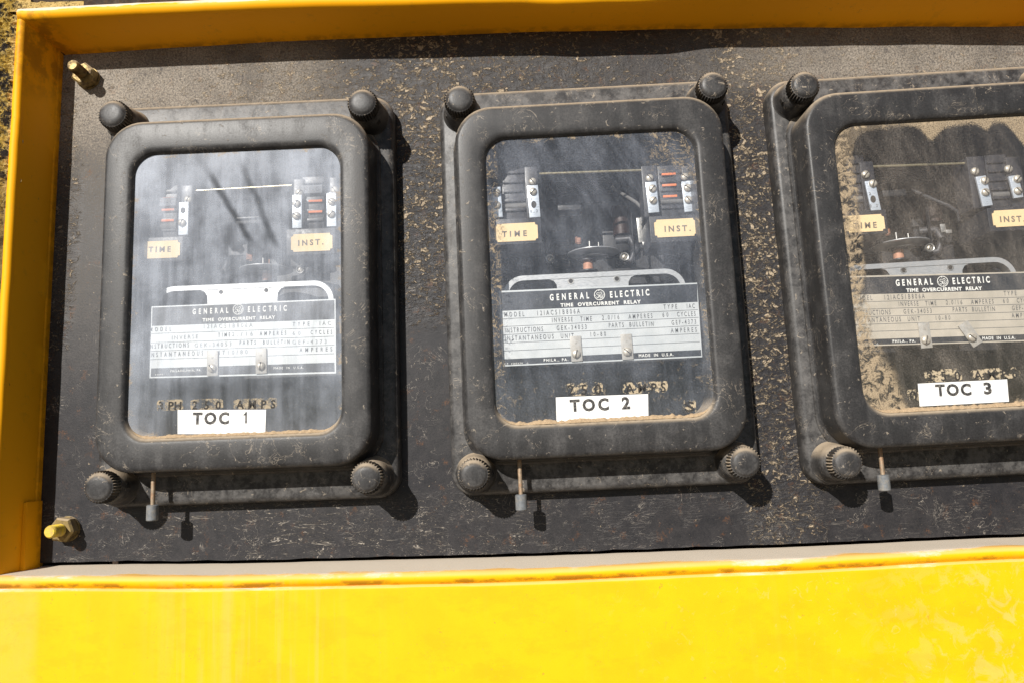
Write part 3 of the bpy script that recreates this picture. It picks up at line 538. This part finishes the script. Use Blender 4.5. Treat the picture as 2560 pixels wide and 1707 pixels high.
KN = [(-7.024, 10.174), (7.024, 10.174), (-7.024, -10.388), (7.024, -10.388)]
LAB = {1: 'black framed relay marked TOC 1 with milky blue-white glass, leftmost of three',
       2: 'black framed relay marked TOC 2 with the clearest glass, in the middle',
       3: 'black framed relay marked TOC 3 with sandy dusted glass, cut off at the right'}
LY = -.38
def relay(i):
    d = DATA[str(i)]; X, Z, roll = RX[i]; rnd = random.Random(i*5+1)
    t = thing('relay', (X, 0, Z), roll, label=LAB[i], cat='relay', group='relays mounted in a row on the black panel')
    # base flange
    bm = bmesh.new(); W, H = 16.8, 23.2
    pr = [(0, -.001), (0, -.62), (.03, -.80), (.10, -.93), (.20, -1.01), (.34, -1.05)]
    rings = [rr(W-2*a, H-2*a, 1.25-a*.6, y, 0, 0, 10) for a, y in pr]+[rr(12.2, 16.2, .8, -1.05, 0, 0, 10), rr(12.2, 16.2, .8, 1.0, 0, 0, 10)]
    loft(bm, rings); obj('base_flange', fin(bm), M['cover'], t, 40)
    bm = bmesh.new(); loft(bm, [rr(12.18, 16.18, .7, .95), rr(12.1, 16.1, .7, 4.6)], cap1=True); obj('inner_case', bm, M['dark'], t, 40)
    bm = bmesh.new(); loft(bm, cover_rings()); obj('cover_rim', fin(bm), M['cover'], t, 40)
    bm = bmesh.new(); prism(bm, [(p[0], p[2]) for p in rr(11.44, 15.62, 1.24, 0, 0, -.09, 10)], -2.945, -2.944+.0)
    bm.free(); bm = bmesh.new(); bm.faces.new([bm.verts.new((p[0], p[1], p[2])) for p in rr(11.46, 15.64, 1.24, -2.945, 0, -.09, 10)][::-1])
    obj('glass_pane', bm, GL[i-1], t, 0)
    # dust packed along the lower edge of the glass
    bm = bmesh.new(); R = []
    for k in range(121):
        u = k/120; s = -5.35+10.7*u; e = max(0, abs(s)-4.49); zb = -7.90+1.22-math.sqrt(1.22**2-e*e); tp_ = min(1, (5.35-abs(s))/.9)
        hh = max(.02, .07+.05*noise.noise(Vector((s*1.1, i*3, 0)))+.05*noise.noise(Vector((s*5, i*3, 1))))*(1.3 if i > 1 else .9)*tp_
        R.append([(s, -2.95, zb+hh*1.5), (s, -2.95-.02-hh*.5, zb+hh*1.1), (s, -2.95-.06-hh*1.2, zb+hh*.3), (s, -3.06-hh*1.1, zb-.06)])
    loft(bm, R, close=False); obj('packed_dust', fin(bm), M['dirt'], t, 60, 'stuff')
    # thumb nuts
    for k, (x, z) in enumerate(KN):
        bm = bmesh.new()
        rb = 1.03
        lathe(bm, x, z, [(rb+.10, -1.04), (rb+.07, -1.12), (rb, -1.28), (rb-.05, -1.8), (rb-.13, -2.35), (rb-.20, -2.44), (.72, -2.46)], 32)
        nut = obj('thumb_nut', fin(bm), M['knob'], t, 40)
        bm = bmesh.new(); a = rnd.random()
        lathe(bm, x, z, [(.80, -2.44), (.87, -2.50, .84), (.86, -3.02, .83), (.83, -3.10, .88), (.755, -3.14), (.70, -3.17), (.66, -3.23), (.56, -3.285), (.38, -3.31), (.15, -3.32)], 64)
        obj('knurled_cap', fin(bm), M['knob'], nut, 40)
        bm = bmesh.new(); an = math.radians((200, 330, -10, 170)[k]+rnd.uniform(-30, 30)); 
        box(bm, x+.96*math.cos(an), -1.95, z+.96*math.sin(an), .10, .22, .22, rot=an); obj('pin_hole', bm, M['slot'], nut, 0)
    # reset rod
    x, z = d['pull']; bm = bmesh.new(); tube(bm, (x, -2.1, -9.4), (x, -2.1, z+.3), .115, 14); r_ = obj('reset_rod', fin(bm), M['rusty'], t)
    bm = bmesh.new(); R = [[(x+r*math.cos(2*math.pi*q/20), -2.1+r*math.sin(2*math.pi*q/20), zz_) for q in range(20)] for r, zz_ in ((.24, z+.42), (.31, z+.38), (.31, z-.38), (.27, z-.42))]
    loft(bm, R, True, True); obj('rod_tip', fin(bm), M['tip'], r_)
    # tap block: housings, bars, screws
    for (x, z, wd, h), (bx, bz, bw, bh), (cx, cz, cw, ch) in zip(d['hous'], d['bump'], d['carr']):
        bm = bmesh.new(); box(bm, x, .3, z, wd, 3.0, h, .05); 
        for q in range(5): box(bm, x, -1.24, z+h/2-.45-q*h*.17, wd*.9, .14, h*.05, .015)
        hs = obj('target_housing', bm, M['housing'], t, 30)
        bm = bmesh.new(); tube(bm, (bx-bw/2, -1.15, bz), (bx+bw/2, -1.15, bz), bh/2, 16); obj('coil_end', fin(bm), M['grey'], hs)
        bm = bmesh.new(); box(bm, cx, -.4+LY/2, cz, cw, 2.6-LY, ch, .05); obj('label_carrier', bm, M['carrier'], t, 30)
    for x, z, wd, h in d['back']:
        bm = bmesh.new(); box(bm, x, -.6, z, wd, 1.6, h, .06); obj('contact_block', bm, M['housing'], t, 30)
    for k, (x, z, wd, h) in enumerate(d['bars']):
        bm = bmesh.new(); box(bm, x, -1.68, z, wd*.96, .14, h, .025, rot=(.03 if i == 2 else (.09 if i == 3 else 0)))
        obj('terminal_bar', bm, M['silver'], t, 30)
    for x, z in d['screws']: screw(t, x, z, -1.77 if any(abs(x-b[0]) < .3 and abs(z-b[1]) < b[3]/2 for b in d['bars']) else -1.45, .225 if i != 1 else .235, rnd.choice((.8, -.9, 1.2, -.6)))
    x, z = d['hole']; bm = bmesh.new(); prism(bm, [(x+.15*math.cos(a*math.pi/8), z+.21*math.sin(a*math.pi/8)) for a in range(16)], -1.762, -1.75+.02); obj('tap_hole', fin(bm), M['slot'], t, 0)
    if i > 1:
        bm = bmesh.new(); add_text(bm, '2', x-.20, z+.25, x-.09, z+.25, .15, -1.765, 1, .01); add_text(bm, '0.2', x-.22, z-.46, x+.2, z-.46, .17, -1.765, .8, .01)
        obj('bar_numbers', bm, M['black_ink'], t, 0)
    for x, z in d['strips']:
        bm = bmesh.new(); box(bm, x, -1.26, z, .80, .16, .14, .03); obj('target_mark', bm, M['orange'], t, 30)
    if i == 1:
        for x, z, wd in ((d['hous'][0][0]+.1, 5.52, 1.15), (d['hous'][1][0]-.02, 5.9, 1.2)):
            bm = bmesh.new(); box(bm, x, -1.3, z, wd, .3, .5, .03); hg = obj('target_cap', bm, M['hig'], t, 30)
            bm = bmesh.new(); add_text(bm, 'Hi-G', x-.44, z-.13, x+.44, z-.13, .28, -1.46, .9, .01); obj('lettering', bm, M['hig2'], hg, 0)
    for k, ((x, z, wd, h), tx) in enumerate(zip(d['sti'], d['stx'])):
        bm = bmesh.new(); c = .14; w2, h2 = wd/2, h/2
        pts = []
        for sx, sz in ((1, 1), (-1, 1), (-1, -1), (1, -1)):
            A = [(sx*(w2-c), sz*h2), (sx*(w2-c*.85), sz*(h2-c*.75)), (sx*w2, sz*(h2-c))]
            if sx*sz > 0: A = A[::-1]
            pts += A
        prism(bm, [(x+a, z+b+(.02 if abs(a) < w2*.9 else 0)) for a, b in pts], -1.72+LY, -1.745+LY); s = obj('name_sticker', fin(bm), M['cream'], t, 0)
        bm = bmesh.new(); add_text(bm, *tx[:6], -1.757+LY, .95, .03); obj('lettering', bm, M['ink'], s, 0)
    # rod, spindle, disc, coil
    a = d['rod']; bm = bmesh.new(); tube(bm, (a[0], -1.1, a[1]), (a[2], -1.1, a[3]), .075, 12); obj('hinge_rod', fin(bm), M['brass'], t)
    x, z = d['disc']; bm = bmesh.new(); R = []
    for r, zz_ in ((.2, z-.03), (1.5, z-.04), (1.56, z-.02), (1.56, z+.02), (1.5, z+.04), (.2, z+.03)):
        R.append([(x+r*math.cos(2*math.pi*q/48), 1.6+r*math.sin(2*math.pi*q/48), zz_) for q in range(48)])
    loft(bm, R, True, True); obj('induction_disc', fin(bm), M['alu'], t)
    bm = bmesh.new(); R = [[(x+r*math.cos(2*math.pi*q/32), 1.6+r*math.sin(2*math.pi*q/32), zz_) for q in range(32)] for r, zz_ in ((.75, z-.20), (.80, z-.22), (.80, z-.26), (.75, z-.28))]
    loft(bm, R, True, True); obj('disc_ring', fin(bm), M['steel'], t)
    bm = bmesh.new(); tube(bm, (x-.2, 1.6, z), (x-.2, 1.6, z+.75), .06); obj('spindle', fin(bm), M['steel'], t)
    bm = bmesh.new(); tube(bm, (x+.3, 1.2, z+.05), (x+.3, 1.2, z+.55), .035, 8); obj('contact_post', fin(bm), M['copper' if i == 1 else 'steel'], t)
    x, z = d['cop']; bm = bmesh.new(); R = [[(x+r*math.cos(2*math.pi*q/24), 1.5+r*math.sin(2*math.pi*q/24), zz_) for q in range(24)] for r, zz_ in ((.3, z+.26), (.30, z+.24), (.30, z-.24), (.3, z-.26))]
    loft(bm, R, True, True); cc = obj('copper_coil', fin(bm), M['copper'], t)
    for s in (-1, 1):
        bm = bmesh.new(); R = [[(x+r*math.cos(2*math.pi*q/24), 1.5+r*math.sin(2*math.pi*q/24), z+s*zz_) for q in range(24)] for r, zz_ in ((.50, .27), (.55, .29), (.55, .36), (.4, .38))]
        loft(bm, R, True, True); obj('coil_flange', fin(bm), M['housing'], cc)
    for x, z in d['ring']:
        bm = bmesh.new(); lathe(bm, x, z, [(.27, 1.1), (.27, .82), (.24, .78), (.19, .80), (.19, .95)], 24); rg = obj('collar', fin(bm), M['steel'], t)
        screw(rg, x, z, .95, .17, 1.0)
    # magnet frames, laminations and drag magnet in the dark behind
    dx_, dz_ = d['disc']
    for q in range(9):
        bm = bmesh.new(); box(bm, .1, 2.9, 7.1-q*.13, 3.4, 1.6, .07); obj('lamination', bm, M['dim'], t, 0)
    for s in (-1, 1):
        bm = bmesh.new(); path(bm, [(dx_+s*1.5, 2.2, dz_+.9), (dx_+s*2.3, 1.9, dz_+.85), (dx_+s*2.6, 1.8, dz_+.2), (dx_+s*2.3, 1.9, dz_-.5), (dx_+s*1.5, 2.2, dz_-.55)], .26, 12); obj('drag_magnet', fin(bm), M['dim'], t)
        bm = bmesh.new(); tube(bm, (s*2.3, 3.0, 3.6), (s*2.3, 3.0, 5.4), .55, 18); obj('field_coil', fin(bm), M['winding'], t)
    bm = bmesh.new(); sp_ = [(dx_-.9+.17*math.cos(a*.5), 1.2+.17*math.sin(a*.5), dz_+.55+a*.006) for a in range(60)]; path(bm, sp_, .022, 6); obj('spiral_spring', fin(bm), M['copper'], t)
    for x, z, wd, h, y in ((1.9, 3.3, 1.6, 1.4, 3.9), (-1.9, 3.1, 1.2, 1.5, 2.8), (-.9, 5.0, 1.4, .45, 1.6), (.2, 6.6, 4.5, .6, 3.0), (0, -.2, 9.5, .5, 1.2)):
        bm = bmesh.new(); box(bm, x+rnd.uniform(-.1, .1), y, z, wd, 1.2, h, .05); obj('magnet_frame', bm, M['dim' if wd < 1.3 else 'dark'], t, 30)
    if i > 1:
        s = (-3.28+0) ; x0, z0, x1, z1 = ((2.55, 5.1, 3.2, 4.35) if i == 2 else (1.25, 4.2, 2.2, 3.4))
        bm = bmesh.new(); path(bm, [(x0-.9, 1.4, z0+1.1), (x0, .4, z0), ((x0+x1)/2, .2, (z0+z1)/2+.05), (x1, .1, z1), (x1+.1, .3, z1-.5)], .10); obj('wire_sleeve', fin(bm), M['grey' if i == 2 else 'dim'], t)
        bm = bmesh.new(); xx = 3.05 if i == 2 else 1.5
        box(bm, xx, .6, 3.2 if i == 2 else 2.6, .30, .10, 1.5 if i == 2 else .5, .02, rot=.03); box(bm, xx+.25, .5, 2.35, .35, .12, .22, .03); obj('contact_strip', bm, M['steel'], t, 30)
        bm = bmesh.new(); box(bm, xx-.35, 1.4, 3.0, .025, .3, 3.0); obj('side_guide', bm, M['dim'], t, 30)
    # cast bracket behind the nameplate top
    hx, hz = d['hand']; bm = bmesh.new(); sc = {1: 1, 2: 1, 3: .95}[i]
    out_ = rr(10.3*sc, 4.6, 1.15, -.9, hx, hz+.42-2.3, 8); inn = rr(9.75*sc, 4.05, .9, -.9, hx, hz+.42-2.3, 8)
    o2 = [(x, -.72, z) for x, y, z in rr(10.4*sc, 4.7, 1.2, -.7, hx, hz+.42-2.3, 8)]
    loft(bm, [[(x, .2, z) for x, y, z in o2], o2, out_, inn, [(x, -.2, z) for x, y, z in inn]])
    web = []
    for a in range(0, 91, 15): web.append((hx+1.95+.55-.55*math.sin(math.radians(a)), hz+.20-.55*(1-math.cos(math.radians(a)))))
    R_ = [(hx+2.45, hz+.16), (hx+2.12, hz+.05), (hx+1.95, hz-.2), (hx+1.90, hz-1.0)]; L_ = [(2*hx-a-.15, b) for a, b in R_]
    prism(bm, R_+L_[::-1], -.86, -.5)
    br = obj('cast_bracket', fin(bm), M['alu'], t, 40)
    for s in (-1, 1):
        bm = bmesh.new(); lathe(bm, hx+s*1.30, hz-.02, [(.20, -.85), (.19, -.885), (.13, -.885), (.13, -.87)], 18); obj('rivet', fin(bm), M['steel'], br, 30)
        bm = bmesh.new(); lathe(bm, hx+s*1.30, hz-.02, [(.12, -.88), (.11, -.893)], 14); obj('rivet_hole', fin(bm), M['slot'], br, 30)
    # nameplate
    P = d['plate']; bm = bmesh.new(); prism(bm, [tuple(p) for p in P], -1.70, -1.80); npl = obj('nameplate', fin(bm), M['plate3' if i == 3 else 'plate'], t, 0)
    bm = bmesh.new()
    for key in ('band1', 'band2'): prism(bm, [tuple(p) for p in d[key]], -1.795, -1.808)
    obj('black_band', fin(bm), M['navy'], npl, 0)
    bm = bmesh.new()
    for a in d['lines']:
        hh = .014; prism(bm, [(a[0], a[1]-hh), (a[2], a[3]-hh), (a[2], a[3]+hh), (a[0], a[1]+hh)], -1.795, -1.806)
    obj('ruled_line', fin(bm), M['grey_print'], npl, 0)
    def word(q, y, sq, bold, mt):
        bm = bmesh.new(); add_text(bm, *q[:6], y, sq, bold); obj('lettering', bm, M[mt], npl, 0)
    for k, q in enumerate(d['ntop']): word(q, -1.818, .62 if k < 2 else 1.05, .034 if k < 2 else .04, 'white')
    for q in d['nbot']: word(q, -1.818, .9, .02, 'white')
    bm = bmesh.new(); emblem(bm, d['logo'][0], d['logo'][1], -1.818); obj('emblem', bm, M['white'], npl, 0)
    typed = {'12IAC51B806A', 'IAC', 'INVERSE', '2./16', '60', 'GEK-34053', 'GEF-4373', '10/80'} if i == 1 else set()
    for q in d['nblk']:
        if q[0] in typed: word(q, -1.815, .9, -.004, 'faint_print')
        else: word(q, -1.815, .60, .008, 'grey_print')
    for k, (x, z, sx, sz) in enumerate(d['clip']):
        tilt = .50 if (i == 3 and k == 1) else .02
        bm = bmesh.new(); box(bm, x, -1.87, z, .61, .035, 1.38, .01, rot=tilt)
        box(bm, x-math.sin(tilt)*.66, -1.80, z+math.cos(tilt)*.66, .61, .14, .05, .01, rot=tilt); lathe(bm, x-math.sin(tilt)*.3, z+.33, [(.05, -1.88), (.06, -1.90), (.02, -1.905)], 10)
        c_ = obj('plate_clip', bm, M['clip'], t, 20); screw(c_, sx, sz, -1.91, .24, (-.9, 1.5)[k] if i == 1 else (1.3, -.7)[k])
    # ghost lettering left by older tape, then the white TOC tape, both on the glass
    gst = d['ghost']; bm = bmesh.new(); 
    for q in gst:
        if i == 1 or q[0] in ('250', 'AMPS', '0', 'S'):
            n = 26; x0, z0, x1, z1, h = q[1:6]; w_ = x1-x0; pts = []
            for k in range(n):
                a = 2*math.pi*k/n; ex = abs(math.cos(a))**.35*math.copysign(1, math.cos(a)); ez = abs(math.sin(a))**.35*math.copysign(1, math.sin(a))
                jit = 1+.10*noise.noise(Vector((k*1.7, q[1]*3, i)))
                pts.append((x0+w_/2+ex*(w_/2+.10)*jit, -2.952, z0+h/2+ez*(h/2+.07)*jit))
            bm.faces.new([bm.verts.new(p) for p in pts])
    gh = obj('tape_residue', fin(bm), M['residue' if i == 1 else 'residue2'], t, 0)
    bm = bmesh.new()
    for q in gst: add_text(bm, *q[:6], -2.956, .95, .03 if i == 1 else .02)
    obj('residue_lettering', bm, M['residue_ink'], gh, 0)
    P = d['tape']; bm = bmesh.new(); prism(bm, [tuple(p) for p in P], -2.948, -2.968); tp = obj('label_tape', fin(bm), M['tape'], t, 0)
    bm = bmesh.new()
    for q in d['toc']:
        if q[0] != '1': add_text(bm, *q[:6], -2.975, .95, .045); continue
        x, z, h_ = (q[1]+q[3])/2+.05, q[2], q[5]; o1 = [(-.06, 0), (.07, 0), (.07, 1), (-.03, 1), (-.10, .86), (-.19, .80), (-.19, .68), (-.06, .72)]
        bm.faces.new([bm.verts.new((x+u*h_*1.15, -2.975, z+v*h_)) for u, v in o1][::-1])
    obj('lettering', bm, M['black_ink'], tp, 0)
    return t
for i in (1, 2, 3): relay(i)
